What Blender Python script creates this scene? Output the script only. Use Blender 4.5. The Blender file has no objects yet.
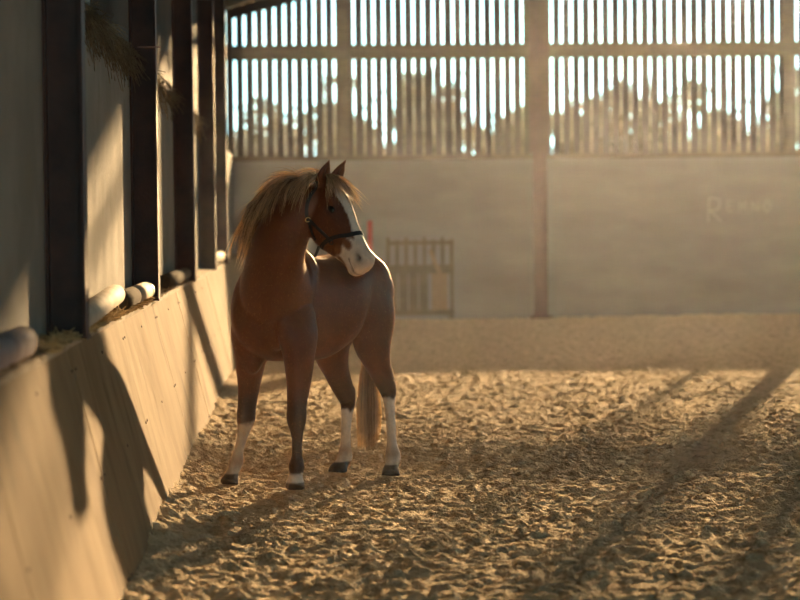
import bpy, bmesh, math, random
import numpy as np
from mathutils import Vector, Matrix
from mathutils.bvhtree import BVHTree

random.seed(7)
rng = np.random.default_rng(7)
SC = bpy.context.scene
COL = SC.collection
PI = math.pi

# ------------------------------------------------------------------ camera
F_PX = 2400.0
CAM_H = 1.37
ROLL = math.radians(-0.6)
_ox, _oy = -95.0, 78.0                      # where the line of the wall runs to
_c, _s = math.cos(-ROLL), math.sin(-ROLL)
_ux, _uy = _ox * math.cos(ROLL) - _oy * math.sin(ROLL), _ox * math.sin(ROLL) + _oy * math.cos(ROLL)
YAW = math.atan(-_ux / F_PX)
PITCH = math.atan(_uy / F_PX)
cam_m = Matrix.Rotation(-YAW, 4, 'Z') @ Matrix.Rotation(PI / 2 - PITCH, 4, 'X') @ Matrix.Rotation(ROLL, 4, 'Z')
cam_m.translation = Vector((0, 0, CAM_H))
cd = bpy.data.cameras.new('camera')
cam = bpy.data.objects.new('camera', cd)
COL.objects.link(cam)
cam.matrix_world = cam_m
cd.sensor_width = 36.0
cd.lens = F_PX / 800.0 * 36.0
cd.clip_end = 600
cd.dof.use_dof = True
cd.dof.focus_distance = 12.4
cd.dof.aperture_fstop = 2.6
SC.camera = cam

def P(px, py, Y):
    """point of the place seen at a pixel of the photograph, Y metres down the barn"""
    d = cam_m.to_3x3() @ Vector((px - 400.0, 300.0 - py, -F_PX))
    return Vector((0, 0, CAM_H)) + d * (Y / d.y)

# ------------------------------------------------------------------ materials
def mat(name):
    m = bpy.data.materials.new(name)
    m.use_nodes = True
    nt = m.node_tree
    b = nt.nodes['Principled BSDF']
    return m, nt, b

def noise_mat(name, c1, c2, scale=6.0, rough=0.85, bump=0.0, bscale=40.0, metal=0.0, stretch=(1, 1, 1), lo=0.35, hi=0.65, spec=0.3, c3=None, c3scale=1.5, c3lo=.55, c3hi=.7):
    m, nt, b = mat(name)
    N, L = nt.nodes, nt.links
    tc = N.new('ShaderNodeTexCoord')
    mp = N.new('ShaderNodeMapping'); mp.inputs['Scale'].default_value = stretch
    L.new(tc.outputs['Object'], mp.inputs['Vector'])
    n = N.new('ShaderNodeTexNoise'); n.inputs['Scale'].default_value = scale
    n.inputs['Detail'].default_value = 6; n.inputs['Roughness'].default_value = .62
    L.new(mp.outputs[0], n.inputs['Vector'])
    r = N.new('ShaderNodeValToRGB')
    r.color_ramp.elements[0].position = lo; r.color_ramp.elements[0].color = (*c1, 1)
    r.color_ramp.elements[1].position = hi; r.color_ramp.elements[1].color = (*c2, 1)
    L.new(n.outputs[0], r.inputs[0])
    out = r.outputs[0]
    if c3:
        n3 = N.new('ShaderNodeTexNoise'); n3.inputs['Scale'].default_value = c3scale
        n3.inputs['Detail'].default_value = 5
        L.new(mp.outputs[0], n3.inputs['Vector'])
        mr = N.new('ShaderNodeMapRange'); mr.inputs[1].default_value = c3lo; mr.inputs[2].default_value = c3hi
        L.new(n3.outputs[0], mr.inputs[0])
        mx = N.new('ShaderNodeMix'); mx.data_type = 'RGBA'
        L.new(mr.outputs[0], mx.inputs[0]); L.new(out, mx.inputs[6]); mx.inputs[7].default_value = (*c3, 1)
        out = mx.outputs[2]
    L.new(out, b.inputs['Base Color'])
    b.inputs['Roughness'].default_value = rough
    b.inputs['Metallic'].default_value = metal
    b.inputs['Specular IOR Level'].default_value = spec
    if bump:
        n2 = N.new('ShaderNodeTexNoise'); n2.inputs['Scale'].default_value = bscale
        n2.inputs['Detail'].default_value = 5
        L.new(mp.outputs[0], n2.inputs['Vector'])
        bp = N.new('ShaderNodeBump'); bp.inputs['Strength'].default_value = bump; bp.inputs['Distance'].default_value = .02
        L.new(n2.outputs[0], bp.inputs['Height'])
        L.new(bp.outputs[0], b.inputs['Normal'])
    return m

M = {}
M['sand'] = noise_mat('arena sand', (.50, .38, .235), (.76, .60, .40), 9, .95, .9, 70, c3=(.30, .21, .12), c3scale=22, c3lo=.56, c3hi=.72, spec=.12)
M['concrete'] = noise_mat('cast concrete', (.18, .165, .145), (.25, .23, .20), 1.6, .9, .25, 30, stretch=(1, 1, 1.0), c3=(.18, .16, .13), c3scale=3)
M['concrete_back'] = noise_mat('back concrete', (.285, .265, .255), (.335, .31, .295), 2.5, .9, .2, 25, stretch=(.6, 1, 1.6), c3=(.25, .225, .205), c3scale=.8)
M['ply'] = noise_mat('kickboard plywood', (.235, .158, .088), (.32, .225, .13), 3.0, .9, .15, 30, stretch=(1, 1, .35), c3=(.135, .09, .047), c3scale=5, c3lo=.56, c3hi=.8, spec=.1)
M['ledge'] = noise_mat('ledge concrete', (.30, .23, .15), (.45, .36, .25), 6, .85, .3, 30, c3=(.16, .11, .07), c3scale=4)
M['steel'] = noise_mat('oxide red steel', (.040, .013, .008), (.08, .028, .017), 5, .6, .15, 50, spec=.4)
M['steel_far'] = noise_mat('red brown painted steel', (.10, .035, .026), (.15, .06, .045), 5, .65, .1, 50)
M['slat'] = noise_mat('weathered slat timber', (.07, .048, .032), (.13, .09, .058), 4, .85, .3, 30, stretch=(8, 8, 1))
M['rail'] = noise_mat('rail timber', (.12, .08, .05), (.20, .14, .09), 4, .85, .3, 30, stretch=(1, 8, 8))
M['sheet'] = noise_mat('dark sheet cladding', (.030, .020, .014), (.055, .036, .024), 2, .8)
M['roof'] = noise_mat('roof sheet', (.07, .055, .045), (.12, .095, .08), 2, .85)
M['grass'] = noise_mat('rough grass', (.10, .12, .04), (.22, .20, .08), .6, .95)
M['leaf'] = noise_mat('autumn leaf', (.24, .19, .12), (.40, .31, .20), 3, .8)
M['bark'] = noise_mat('tree bark', (.08, .055, .035), (.16, .12, .08), 8, .9)
M['white_pole'] = noise_mat('weathered white paint', (.42, .36, .29), (.54, .47, .39), 7, .75, .1, 30, c3=(.40, .32, .24), c3scale=6, c3lo=.58, c3hi=.75, spec=.15)
M['lilac_pole'] = noise_mat('dusty lilac paint', (.24, .20, .22), (.34, .29, .30), 7, .8, .1, 30, c3=(.17, .13, .13), c3scale=6, spec=.1)
M['green_band'] = noise_mat('faded green paint', (.10, .15, .10), (.20, .26, .17), 7, .5)
M['dark_pole'] = noise_mat('dirty pole wood and painted shade', (.05, .036, .025), (.09, .068, .045), 7, .95, spec=.05)
M['cut_wood'] = noise_mat('pole end wood', (.10, .075, .05), (.2, .15, .1), 20, .8)
M['straw'] = noise_mat('straw', (.42, .29, .13), (.66, .48, .25), 30, .75)
M['old_hay'] = noise_mat('dusty old hay', (.11, .075, .04), (.24, .165, .09), 30, .85)
M['jumpwood'] = noise_mat('old jump wing timber', (.13, .095, .06), (.21, .155, .10), 5, .85)
M['jumpwood_pale'] = noise_mat('pale jump wing brace', (.30, .20, .12), (.38, .26, .16), 5, .85)
M['red_paint'] = noise_mat('red painted post', (.45, .045, .03), (.55, .07, .05), 5, .6)
M['chalk'] = noise_mat('chalk writing', (.40, .375, .35), (.47, .44, .41), 60, .95)
M['halter'] = noise_mat('black halter webbing', (.006, .006, .008), (.018, .016, .016), 80, .6, .2, 200)
M['brass'] = noise_mat('brass fitting', (.75, .52, .22), (.85, .62, .3), 30, .28, metal=1.0)

# coat: colours come from a per-vertex attribute holding the markings
m, nt, b = mat('chestnut coat'); M['coat'] = m
N, L = nt.nodes, nt.links
at = N.new('ShaderNodeAttribute'); at.attribute_name = 'marking'
tc = N.new('ShaderNodeTexCoord'); n = N.new('ShaderNodeTexNoise')
n.inputs['Scale'].default_value = 14; n.inputs['Detail'].default_value = 7; n.inputs['Roughness'].default_value = .7
L.new(tc.outputs['Object'], n.inputs['Vector'])
mr = N.new('ShaderNodeMapRange'); mr.inputs[1].default_value = .3; mr.inputs[2].default_value = .7
mr.inputs[3].default_value = .78; mr.inputs[4].default_value = 1.18
L.new(n.outputs[0], mr.inputs[0])
vm = N.new('ShaderNodeVectorMath'); vm.operation = 'MULTIPLY'
L.new(at.outputs['Color'], vm.inputs[0]); L.new(mr.outputs[0], vm.inputs[1])
L.new(vm.outputs[0], b.inputs['Base Color'])
b.inputs['Roughness'].default_value = .48
b.inputs['Specular IOR Level'].default_value = .3
b.inputs['Sheen Weight'].default_value = .12
b.inputs['Sheen Roughness'].default_value = .35
b.inputs['Sheen Tint'].default_value = (1.0, .62, .32, 1)
n2 = N.new('ShaderNodeTexNoise'); n2.inputs['Scale'].default_value = 160; n2.inputs['Detail'].default_value = 3
mp = N.new('ShaderNodeMapping'); mp.inputs['Scale'].default_value = (1, 1, .25)
L.new(tc.outputs['Object'], mp.inputs[0]); L.new(mp.outputs[0], n2.inputs['Vector'])
bp = N.new('ShaderNodeBump'); bp.inputs['Strength'].default_value = .25; bp.inputs['Distance'].default_value = .006
L.new(n2.outputs[0], bp.inputs['Height']); L.new(bp.outputs[0], b.inputs['Normal'])

def hair_mat(name, c1, c2, trans=.55):
    m, nt, b = mat(name)
    N, L = nt.nodes, nt.links
    at = N.new('ShaderNodeAttribute'); at.attribute_name = 'shade'
    mx = N.new('ShaderNodeMix'); mx.data_type = 'RGBA'
    L.new(at.outputs['Fac'], mx.inputs[0]); mx.inputs[6].default_value = (*c1, 1); mx.inputs[7].default_value = (*c2, 1)
    L.new(mx.outputs[2], b.inputs['Base Color']); b.inputs['Roughness'].default_value = .42
    b.inputs['Specular IOR Level'].default_value = .5
    t = N.new('ShaderNodeBsdfTranslucent'); L.new(mx.outputs[2], t.inputs['Color'])
    ms = N.new('ShaderNodeMixShader'); ms.inputs[0].default_value = trans
    L.new(b.outputs[0], ms.inputs[1]); L.new(t.outputs[0], ms.inputs[2])
    L.new(ms.outputs[0], nt.nodes['Material Output'].inputs['Surface'])
    return m
M['mane'] = hair_mat('flaxen mane hair', (.20, .085, .030), (1.0, .76, .46))
M['tailhair'] = hair_mat('flaxen tail hair', (.24, .12, .045), (.95, .74, .46))
M['fuzz'] = hair_mat('fine coat hair', (.30, .11, .035), (.60, .30, .11), .6)
m, nt, b = mat('dark eye'); M['eye'] = m
b.inputs['Base Color'].default_value = (.008, .005, .004, 1); b.inputs['Roughness'].default_value = .08

# ------------------------------------------------------------------ helpers
def tag(o, label=None, cat=None, group=None, kind=None):
    if label: o['label'] = label
    if cat: o['category'] = cat
    if group: o['group'] = group
    if kind: o['kind'] = kind
    return o

def obj(name, bm, m, parent=None, smooth=False):
    me = bpy.data.meshes.new(name)
    bm.normal_update()
    bm.to_mesh(me); bm.free()
    me.materials.append(m if not isinstance(m, str) else M[m])
    if smooth:
        for p in me.polygons: p.use_smooth = True
    o = bpy.data.objects.new(name, me)
    COL.objects.link(o)
    if parent: o.parent = parent
    return o

def np_obj(name, verts, faces, m, parent=None, smooth=False):
    """verts (n,3), faces (k,3|4) arrays"""
    verts = np.asarray(verts, dtype=np.float32); faces = np.asarray(faces, dtype=np.int32)
    me = bpy.data.meshes.new(name)
    k = faces.shape[1]
    me.vertices.add(len(verts)); me.vertices.foreach_set('co', verts.ravel())
    me.loops.add(faces.size); me.loops.foreach_set('vertex_index', faces.ravel())
    me.polygons.add(len(faces))
    me.polygons.foreach_set('loop_start', np.arange(0, faces.size, k, dtype=np.int32))
    me.update(calc_edges=True); me.validate()
    if smooth:
        me.polygons.foreach_set('use_smooth', np.ones(len(me.polygons), dtype=bool))
    me.materials.append(M[m])
    o = bpy.data.objects.new(name, me)
    COL.objects.link(o)
    if parent: o.parent = parent
    return o

def empty(name, loc, rz=0):
    o = bpy.data.objects.new(name, None)
    o.empty_display_size = .1
    COL.objects.link(o); o.location = loc; o.rotation_euler = (0, 0, rz)
    return o

def box(bm, x0, x1, y0, y1, z0, z1, bev=0.0):
    vs = [bm.verts.new((x, y, z)) for x in (x0, x1) for y in (y0, y1) for z in (z0, z1)]
    fs = [(0, 1, 3, 2), (4, 6, 7, 5), (0, 4, 5, 1), (2, 3, 7, 6), (0, 2, 6, 4), (1, 5, 7, 3)]
    fc = [bm.faces.new([vs[i] for i in f]) for f in fs]
    if bev:
        ed = list({e for f in fc for e in f.edges})
        bmesh.ops.bevel(bm, geom=ed, offset=bev, segments=2, affect='EDGES', profile=.5)

def beam(bm, a, b, w, h, up=Vector((0, 0, 1))):
    """square bar from a to b, w across, h along up"""
    a, b = Vector(a), Vector(b)
    d = (b - a).normalized()
    s = d.cross(up).normalized(); u = s.cross(d).normalized()
    vs = []
    for p in (a, b):
        for i, j in ((-1, -1), (1, -1), (1, 1), (-1, 1)):
            vs.append(bm.verts.new(p + s * (i * w / 2) + u * (j * h / 2)))
    for f in ((3, 2, 1, 0), (4, 5, 6, 7), (0, 1, 5, 4), (1, 2, 6, 5), (2, 3, 7, 6), (3, 0, 4, 7)):
        bm.faces.new([vs[i] for i in f])

def catmull(pts, n):
    """resample rows of numbers, n steps per span"""
    A = np.array(pts, dtype=float); out = []
    K = len(A)
    for i in range(K - 1):
        p0 = A[max(i - 1, 0)]; p1 = A[i]; p2 = A[i + 1]; p3 = A[min(i + 2, K - 1)]
        if i == 0: p0 = 2 * p1 - p2
        if i == K - 2: p3 = 2 * p2 - p1
        for j in range(n):
            t = j / n
            out.append(.5 * ((2 * p1) + (-p0 + p2) * t + (2 * p0 - 5 * p1 + 4 * p2 - p3) * t * t + (-p0 + 3 * p1 - 3 * p2 + p3) * t ** 3))
    out.append(A[-1])
    return np.array(out)

def loft(bm, rings, nseg=28, power=2.0):
    """rings: (centre, a_vec, b_vec); superelliptic sections, closed ends"""
    prev = None
    first = None
    for c, av, bv in rings:
        row = []
        for k in range(nseg):
            th = 2 * PI * k / nseg
            ct, st = math.cos(th), math.sin(th)
            e = 2.0 / power
            row.append(bm.verts.new(c + av * (math.copysign(abs(ct) ** e, ct)) + bv * (math.copysign(abs(st) ** e, st))))
        if prev:
            for k in range(nseg):
                bm.faces.new((prev[k], prev[(k + 1) % nseg], row[(k + 1) % nseg], row[k]))
        else:
            first = row
        prev = row
    bm.faces.new(list(reversed(first))); bm.faces.new(prev)

def tube(bm, spec, hint, n=5, nseg=24, power=2.0):
    """spec: (Vector, ra, rb), ra measured along hint"""
    A = catmull([(*p, ra, rb) for p, ra, rb in spec], n)
    rings = []
    for i in range(len(A)):
        d = Vector(A[min(i + 1, len(A) - 1)][:3] - A[max(i - 1, 0)][:3]).normalized()
        h = Vector(hint); av = (h - d * h.dot(d)).normalized(); bv = d.cross(av)
        rings.append((Vector(A[i][:3]), av * A[i][3], bv * A[i][4]))
    loft(bm, rings, nseg, power)

def cyl(bm, a, b, r, nseg=20, r2=None, bev=0.0):
    a, b = Vector(a), Vector(b); d = (b - a).normalized()
    h = Vector((0, 0, 1)) if abs(d.z) < .9 else Vector((1, 0, 0))
    s = d.cross(h).normalized(); u = s.cross(d)
    r2 = r if r2 is None else r2
    st = [(a, r), (b, r2)]
    if bev:
        st = [(a, r - bev), (a + d * bev, r), (b - d * bev, r2), (b, r2 - bev)]
    loft(bm, [(p, s * q, u * q) for p, q in st], nseg)

def fbm(x, y, scale, octaves=4, gain=.5, seed=0, ridged=False):
    """gradient-free value noise on numpy arrays"""
    r = np.random.default_rng(seed)
    T = r.random((256, 256)).astype(np.float32)
    out = np.zeros_like(x, dtype=np.float32); amp = 1.0; tot = 0
    for o in range(octaves):
        fx = x * scale + o * 17.3; fy = y * scale + o * 9.1
        ix = np.floor(fx).astype(int); iy = np.floor(fy).astype(int)
        tx = fx - ix; ty = fy - iy
        tx = tx * tx * (3 - 2 * tx); ty = ty * ty * (3 - 2 * ty)
        a = T[ix % 256, iy % 256]; b_ = T[(ix + 1) % 256, iy % 256]
        c = T[ix % 256, (iy + 1) % 256]; d = T[(ix + 1) % 256, (iy + 1) % 256]
        v = (a * (1 - tx) + b_ * tx) * (1 - ty) + (c * (1 - tx) + d * tx) * ty
        if ridged: v = 1 - np.abs(2 * v - 1)
        out += amp * v; tot += amp; amp *= gain; scale *= 2.03
    return out / tot

# ------------------------------------------------------------------ setting
BACK_Y = 33.5
def ease(a, b, n, p=1.6):
    return a + (b - a) * (np.linspace(0, 1, n + 1)[1:] ** p)
xs = np.concatenate([np.arange(-1.1, 3.6, .0125), ease(3.6, 16, 110, 1.5)])
ys = np.concatenate([np.linspace(-6, 8.15, 50), np.arange(8.2, 16, .0125), ease(16, BACK_Y + .6, 420, 1.25)])
GX, GY = np.meshgrid(xs, ys, indexing='ij')
def ground_h(X, Y):
    h = (fbm(X, Y, .55, 2, seed=1) - .5) * .05
    wx = X + (fbm(X, Y, 3.0, 3, seed=11) - .5) * .12; wy = Y + (fbm(X, Y, 3.0, 3, seed=12) - .5) * .12
    clod = fbm(wx, wy, 8.5, 4, .7, seed=2)
    h = h + (clod - .5) * .022
    lump = fbm(wx, wy, 13.0, 3, .6, seed=3)
    h = h + np.clip(lump - .56, 0, 1) * .075
    small = fbm(X, Y, 22.0, 2, .8, seed=4)
    h = h + (small - .5) * .036
    for hx, hy in ((-.385, 12.56), (-.045, 12.25), (.175, 13.10), (.465, 12.90)):
        h = h * (1 - .85 * np.exp(-(((X - hx) ** 2 + (Y - hy) ** 2) / .013)))
    heap = np.clip((-.42 - X) / .3, 0, 1)
    h = h + heap ** 1.5 * .07 * (.6 + .8 * fbm(X, Y, 1.2, 2, seed=5))
    return h
GZ = ground_h(GX, GY)
# a flatter, trodden ring under the horse's hooves keeps them on the surface
def ground_at(x, y):
    return float(ground_h(np.array([[x]], dtype=float), np.array([[y]], dtype=float))[0, 0])
nx, ny = len(xs), len(ys)
idx = np.arange(nx * ny).reshape(nx, ny)
faces = np.stack([idx[:-1, :-1], idx[1:, :-1], idx[1:, 1:], idx[:-1, 1:]], -1).reshape(-1, 4)
fl = np_obj('floor', np.stack([GX, GY, GZ], -1).reshape(-1, 3), faces, 'sand', smooth=True)
tag(fl, 'loose sandy arena floor churned into small clods', 'floor', kind='structure')

# left wall: concrete up to 2.3 m, dark sheeting above with one small gap
bm = bmesh.new()
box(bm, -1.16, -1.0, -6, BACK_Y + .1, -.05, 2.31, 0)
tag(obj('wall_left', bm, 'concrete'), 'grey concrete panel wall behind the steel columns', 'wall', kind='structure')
bm = bmesh.new()
box(bm, -1.14, -1.10, -6, 11.9, 2.31, 4.4)
box(bm, -1.14, -1.10, 12.55, BACK_Y + .1, 2.31, 4.4)
box(bm, -1.14, -1.10, 11.9, 12.55, 2.62, 4.4)
tag(obj('wall_left_upper', bm, 'sheet'), 'dark sheet cladding above the concrete of the left wall', 'wall', kind='structure')
# back wall
bm = bmesh.new()
box(bm, -1.3, 16, BACK_Y, BACK_Y + .16, -.1, 2.22)
for k in range(1, 4):                       # shallow shuttering lines
    box(bm, -1.0, 16, BACK_Y - .006, BACK_Y + .01, k * .56, k * .56 + .012)
tag(obj('wall_back', bm, 'concrete_back'), 'low grey brown concrete wall across the far end', 'wall', kind='structure')
bm = bmesh.new()
box(bm, 16, 16.16, -6, BACK_Y + .1, -.1, 3.3)
tag(obj('wall_right', bm, 'concrete_back'), 'low concrete wall on the open right side', 'wall', kind='structure')
# roof
ROOF_S = .30
def roof_z(x): return 4.35 + (x + 1.1) * ROOF_S
def roof_patch(bm, x0, x1, y0, y1):
    f = lambda x: roof_z(x) if x <= 7.5 else roof_z(15 - x)
    vs = [bm.verts.new(v) for v in ((x0, y0, f(x0)), (x1, y0, f(x1)), (x1, y1, f(x1)), (x0, y1, f(x0)),
                                    (x0, y0, f(x0) + .05), (x1, y0, f(x1) + .05), (x1, y1, f(x1) + .05), (x0, y1, f(x0) + .05))]
    for q in ((3, 2, 1, 0), (4, 5, 6, 7), (0, 1, 5, 4), (1, 2, 6, 5), (2, 3, 7, 6), (3, 0, 4, 7)):
        bm.faces.new([vs[i] for i in q])
bm = bmesh.new()
roof_patch(bm, -1.5, 1.5, -6, BACK_Y + .6); roof_patch(bm, 1.5, 6, -6, 22); roof_patch(bm, 1.5, 6, 32, BACK_Y + .6)
roof_patch(bm, 6, 7.5, -6, BACK_Y + .6); roof_patch(bm, 7.5, 16.5, -6, BACK_Y + .6)
tag(obj('ceiling', bm, 'roof'), 'dark pitched sheet roof over the arena', 'roof', kind='structure')

bm = bmesh.new()
box(bm, 4.5, 16.2, -6.16, -6.0, -.1, 6.9)
box(bm, -1.3, 4.5, -6.16, -6.0, 3.6, 5.9)
tag(obj('wall_front', bm, 'concrete_back'), 'wall with an open doorway behind the camera', 'wall', kind='structure')
bm = bmesh.new()
box(bm, 3.2, 11.8, BACK_Y + .14, BACK_Y + .18, 5.72, 6.95)  # sheet out of view, added to keep sun off the upper left wall
tag(obj('added_gable_sheet', bm, 'sheet'), 'unseen solid sheet added in the far gable peak to shade the left wall', 'wall', kind='structure')
m, nt, b = mat('milky added roof light'); M['added_skylight'] = m  # unseen translucent roof panel, added to brighten the far floor
t = nt.nodes.new('ShaderNodeBsdfTranslucent'); t.inputs['Color'].default_value = (.42, .33, .22, 1)
nt.links.new(t.outputs[0], nt.nodes['Material Output'].inputs['Surface'])
bm = bmesh.new()
vs = [bm.verts.new(v) for v in ((1.5, 22, roof_z(1.5) + .02), (6, 22, roof_z(6) + .02), (6, 32, roof_z(6) + .02), (1.5, 32, roof_z(1.5) + .02))]
bm.faces.new(vs)
tag(obj('unseen_roof_panel_1', bm, 'added_skylight'), 'milky added roof light panel out of view, to brighten the far floor', 'added roof light', kind='structure')
# slatted gable over the back wall
def slatted():
    root = empty('slatted_cladding', (3, BACK_Y + .12, 2.25))
    inv = Vector((3, BACK_Y + .12, 2.25))
    def rel(o): o.location = -inv; return o
    bm = bmesh.new()
    x = -1.09
    k = 0
    P0, WD = .1385, .103
    while x < 15.9:
        w = WD + random.uniform(-.006, .006)
        c = x + P0 / 2
        top = (roof_z(c) if c < 7.5 else roof_z(15 - c)) - .02
        wide = any(abs(c - q) < .08 for q in (.56, 6.80))
        box(bm, c - w / 2, c + w / 2, BACK_Y + .115, BACK_Y + .137, 2.20, top)
        x += P0; k += 1
    rel(obj('slat_panel', bm, 'slat', root))
    for z, hh in ((3.73, .20), (5.4, .16)):
        bm = bmesh.new(); box(bm, -1.1 if z < 4.3 else 2.5, 15.9 if z < 4.3 else 12.5, BACK_Y + .02, BACK_Y + .10, z - hh / 2, z + hh / 2)
        rel(obj('rail', bm, 'rail', root))
    bm = bmesh.new(); box(bm, -1.1, 15.9, BACK_Y + .02, BACK_Y + .11, 2.22, 2.29)
    rel(obj('sill_plate', bm, 'rail', root))
    for px in (.56, 6.80, 7.55, 8.25, 9.1):  # last three, out of view, are added to streak the floor with shadow
        bm = bmesh.new(); box(bm, px - .075, px + .075, BACK_Y + .025, BACK_Y + .113, 2.30, roof_z(px) - .03)
        rel(obj('post', bm, 'rail', root))
    # sloping brace under the eave in the corner
    bm = bmesh.new(); beam(bm, (-1.0, BACK_Y - .1, 4.26), (2.6, BACK_Y - .1, 5.22), .08, .14)
    rel(obj('eave_brace', bm, 'steel', root))
    return tag(root, 'upright slatted timber cladding filling the gable above the far concrete wall', 'slatted cladding')
slatted()

# main column in the middle of the back wall
def h_beam(bm, x, y, z0, z1, w, d, t=.012, axis='Y'):
    if axis == 'Y':     # flanges face the camera
        box(bm, x - w / 2, x + w / 2, y - d / 2, y - d / 2 + t, z0, z1)
        box(bm, x - w / 2, x + w / 2, y + d / 2 - t, y + d / 2, z0, z1)
        box(bm, x - t / 2, x + t / 2, y - d / 2 + t, y + d / 2 - t, z0, z1)
    else:               # flanges face the arena (+X)
        box(bm, x - d / 2, x - d / 2 + t, y - w / 2, y + w / 2, z0, z1)
        box(bm, x + d / 2 - t, x + d / 2, y - w / 2, y + w / 2, z0, z1)
        box(bm, x - d / 2 + t, x + d / 2 - t, y - t / 2, y + t / 2, z0, z1)
bm = bmesh.new()
h_beam(bm, 3.28, BACK_Y - .11, 0, 2.3, .18, .20)
h_beam(bm, 3.28, BACK_Y - .11, 2.3, roof_z(3.28) - .02, .27, .20)
box(bm, 3.13, 3.43, BACK_Y - .24, BACK_Y - .01, -.02, .03)
tag(obj('steel_column', bm, 'steel_far'), 'red brown steel column standing alone against the far concrete wall', 'column', kind='structure')

# columns of the left wall
COLS = [(9.34, 'nearest dark steel column, widest at the left edge, between the first two white poles'),
        (13.95, 'second dark steel column from the camera, behind the end of the green banded pole'),
        (18.5, 'third dark steel column, beside the dark round pole end'),
        (22.9, 'fourth dark steel column from the camera, before the farthest white pole'),
        (26.4, 'fifth and last steel column, slim and close to the far corner')]
for y, lab in COLS:
    bm = bmesh.new()
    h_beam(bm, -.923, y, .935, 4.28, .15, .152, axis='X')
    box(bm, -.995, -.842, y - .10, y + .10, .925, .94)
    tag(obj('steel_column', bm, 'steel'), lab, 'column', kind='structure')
    # roof rafter off the column
    bm = bmesh.new()
    beam(bm, (-1.0, y, 4.22), (7.5, y, roof_z(7.5) - .13), .12, .2)
    o = obj('roof_rafter', bm, 'steel'); tag(o, 'steel roof rafter carried by the columns of the left wall', 'rafter', 'rafters under the roof', 'structure')
# thin tie rods
bm = bmesh.new(); cyl(bm, P(137, 47, 13.2), P(160, 47, 13.9), .004, 8)
tag(obj('tie_rod', bm, 'steel_far'), 'thin horizontal rod tied to the second column above the wall top', 'rod')

# ledge and leaning kickboards
LED = .93
bm = bmesh.new()
vs = [(-1.0, LED - .05), (-.885, LED - .05), (-.878, LED), (-1.0, LED + .008)]
for yy in ():
    pass
a = [bm.verts.new((x, -6, z)) for x, z in vs]; b2 = [bm.verts.new((x, BACK_Y, z)) for x, z in vs]
for i in range(4):
    bm.faces.new((a[i], a[(i + 1) % 4], b2[(i + 1) % 4], b2[i]))
bm.faces.new(list(reversed(a))); bm.faces.new(b2)
tag(obj('trim_1', bm, 'ledge'), 'flat ledge along the top of the leaning boards', 'ledge', kind='structure')

XB, XT = -.612, -.884
joints = [-6, -.96, 1.5, 3.9, 6.45, 8.9, 11.36, 13.85, 16.3, 18.75, 21.2, 23.65, 26.1, 28.55, 31.0, BACK_Y]
klabels = {
    4: 'leaning kickboard panel nearest the camera, cut by the bottom left corner of the photo',
    5: 'leaning kickboard panel below the nearest steel column, the first with a joint in view',
    6: 'leaning kickboard panel under the straw beside the two white poles',
    7: 'leaning kickboard panel just past the second steel column, level with the pony',
    8: 'leaning kickboard panel below the dark round pole end',
    9: 'leaning kickboard panel just past the third steel column',
    10: 'leaning kickboard panel behind the pony, between third and fourth columns',
    11: 'leaning kickboard panel at the fourth steel column',
    12: 'leaning kickboard panel beyond the fourth column below the far white pole',
    13: 'leaning kickboard panel second from the far corner',
    14: 'last leaning kickboard panel, touching the far concrete wall'}
for i in range(len(joints) - 1):
    y0, y1 = joints[i] + .006, joints[i + 1] - .006
    bm = bmesh.new()
    jt = random.uniform(-.004, .004)
    pts = [(XB - .02 + jt, -.06), (XT + jt, LED - .002), (XT - .022 + jt, LED - .002), (XB - .045 + jt, -.06)]
    a = [bm.verts.new((x, y0, z)) for x, z in pts]; b2 = [bm.verts.new((x, y1, z)) for x, z in pts]
    fc = [bm.faces.new((a[j], b2[j], b2[(j + 1) % 4], a[(j + 1) % 4])) for j in range(4)]
    fc += [bm.faces.new(a), bm.faces.new(list(reversed(b2)))]
    bmesh.ops.bevel(bm, geom=list({e for f in fc for e in f.edges}), offset=.003, segments=2, affect='EDGES')
    bmesh.ops.recalc_face_normals(bm, faces=bm.faces)
    o = obj('kickboard_panel', bm, 'ply')
    tag(o, klabels.get(i, 'leaning plywood kickboard panel beside the camera'), 'kickboard', 'kickboards along the left wall')
    # screws
    bm = bmesh.new()
    for yy in (y0 + .06, (y0 + y1) / 2, y1 - .06):
        for f in (.12, .5, .9):
            c = Vector((XB - .02 + jt + (XT - XB + .02) * f, yy, -.06 + (LED + .06) * f))
            cyl(bm, c - Vector((.003, 0, 0)), c + Vector((.0035, 0, .0008)), .006, 8)
    if 3 < i < 10:
        obj('screws', bm, 'steel', o)['kind'] = 'stuff'
    else: bm.free()

# poles lying on the ledge
def pole(y0, y1, x, bands, label, z=None, r=.05, tilt=0.0, x1=None):
    x1 = x if x1 is None else x1
    z = LED + r + .006 if z is None else z
    root = empty('jump_pole', (x, y0, z))
    def at(f): return Vector(((x1 - x) * f, (y1 - y0) * f, tilt * f))
    for f0, f1, mname in bands:
        bm = bmesh.new(); cyl(bm, at(f0), at(f1), r, 24, bev=.006 if f1 == 1 or f0 == 0 else 0)
        obj('painted_band' if mname != 'dark_pole' else 'bare_wood_or_shade', bm, mname, root, smooth=False)
    for p in root.children:
        for q in p.data.polygons: q.use_smooth = len(q.vertices) == 4
    return tag(root, label, 'pole', 'jump poles lying on the ledge')
pole(5.2, 7.85, -.925, [(0, 1, 'lilac_pole')], 'dusty lilac white jump pole on the ledge at the left edge of the photo', r=.053)
pole(9.62, 11.55, -.91, [(0, 1, 'white_pole')], 'bright white jump pole leaning on the ledge just past the nearest column', tilt=.045, x1=-.915)
pole(11.75, 13.82, -.915, [(0, .45, 'dark_pole'), (.45, .92, 'white_pole'), (.92, 1, 'green_band')], 'white jump pole with green end, resting against the second column', r=.051)  # shadow on the start of this pole is painted as its dark band
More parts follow.
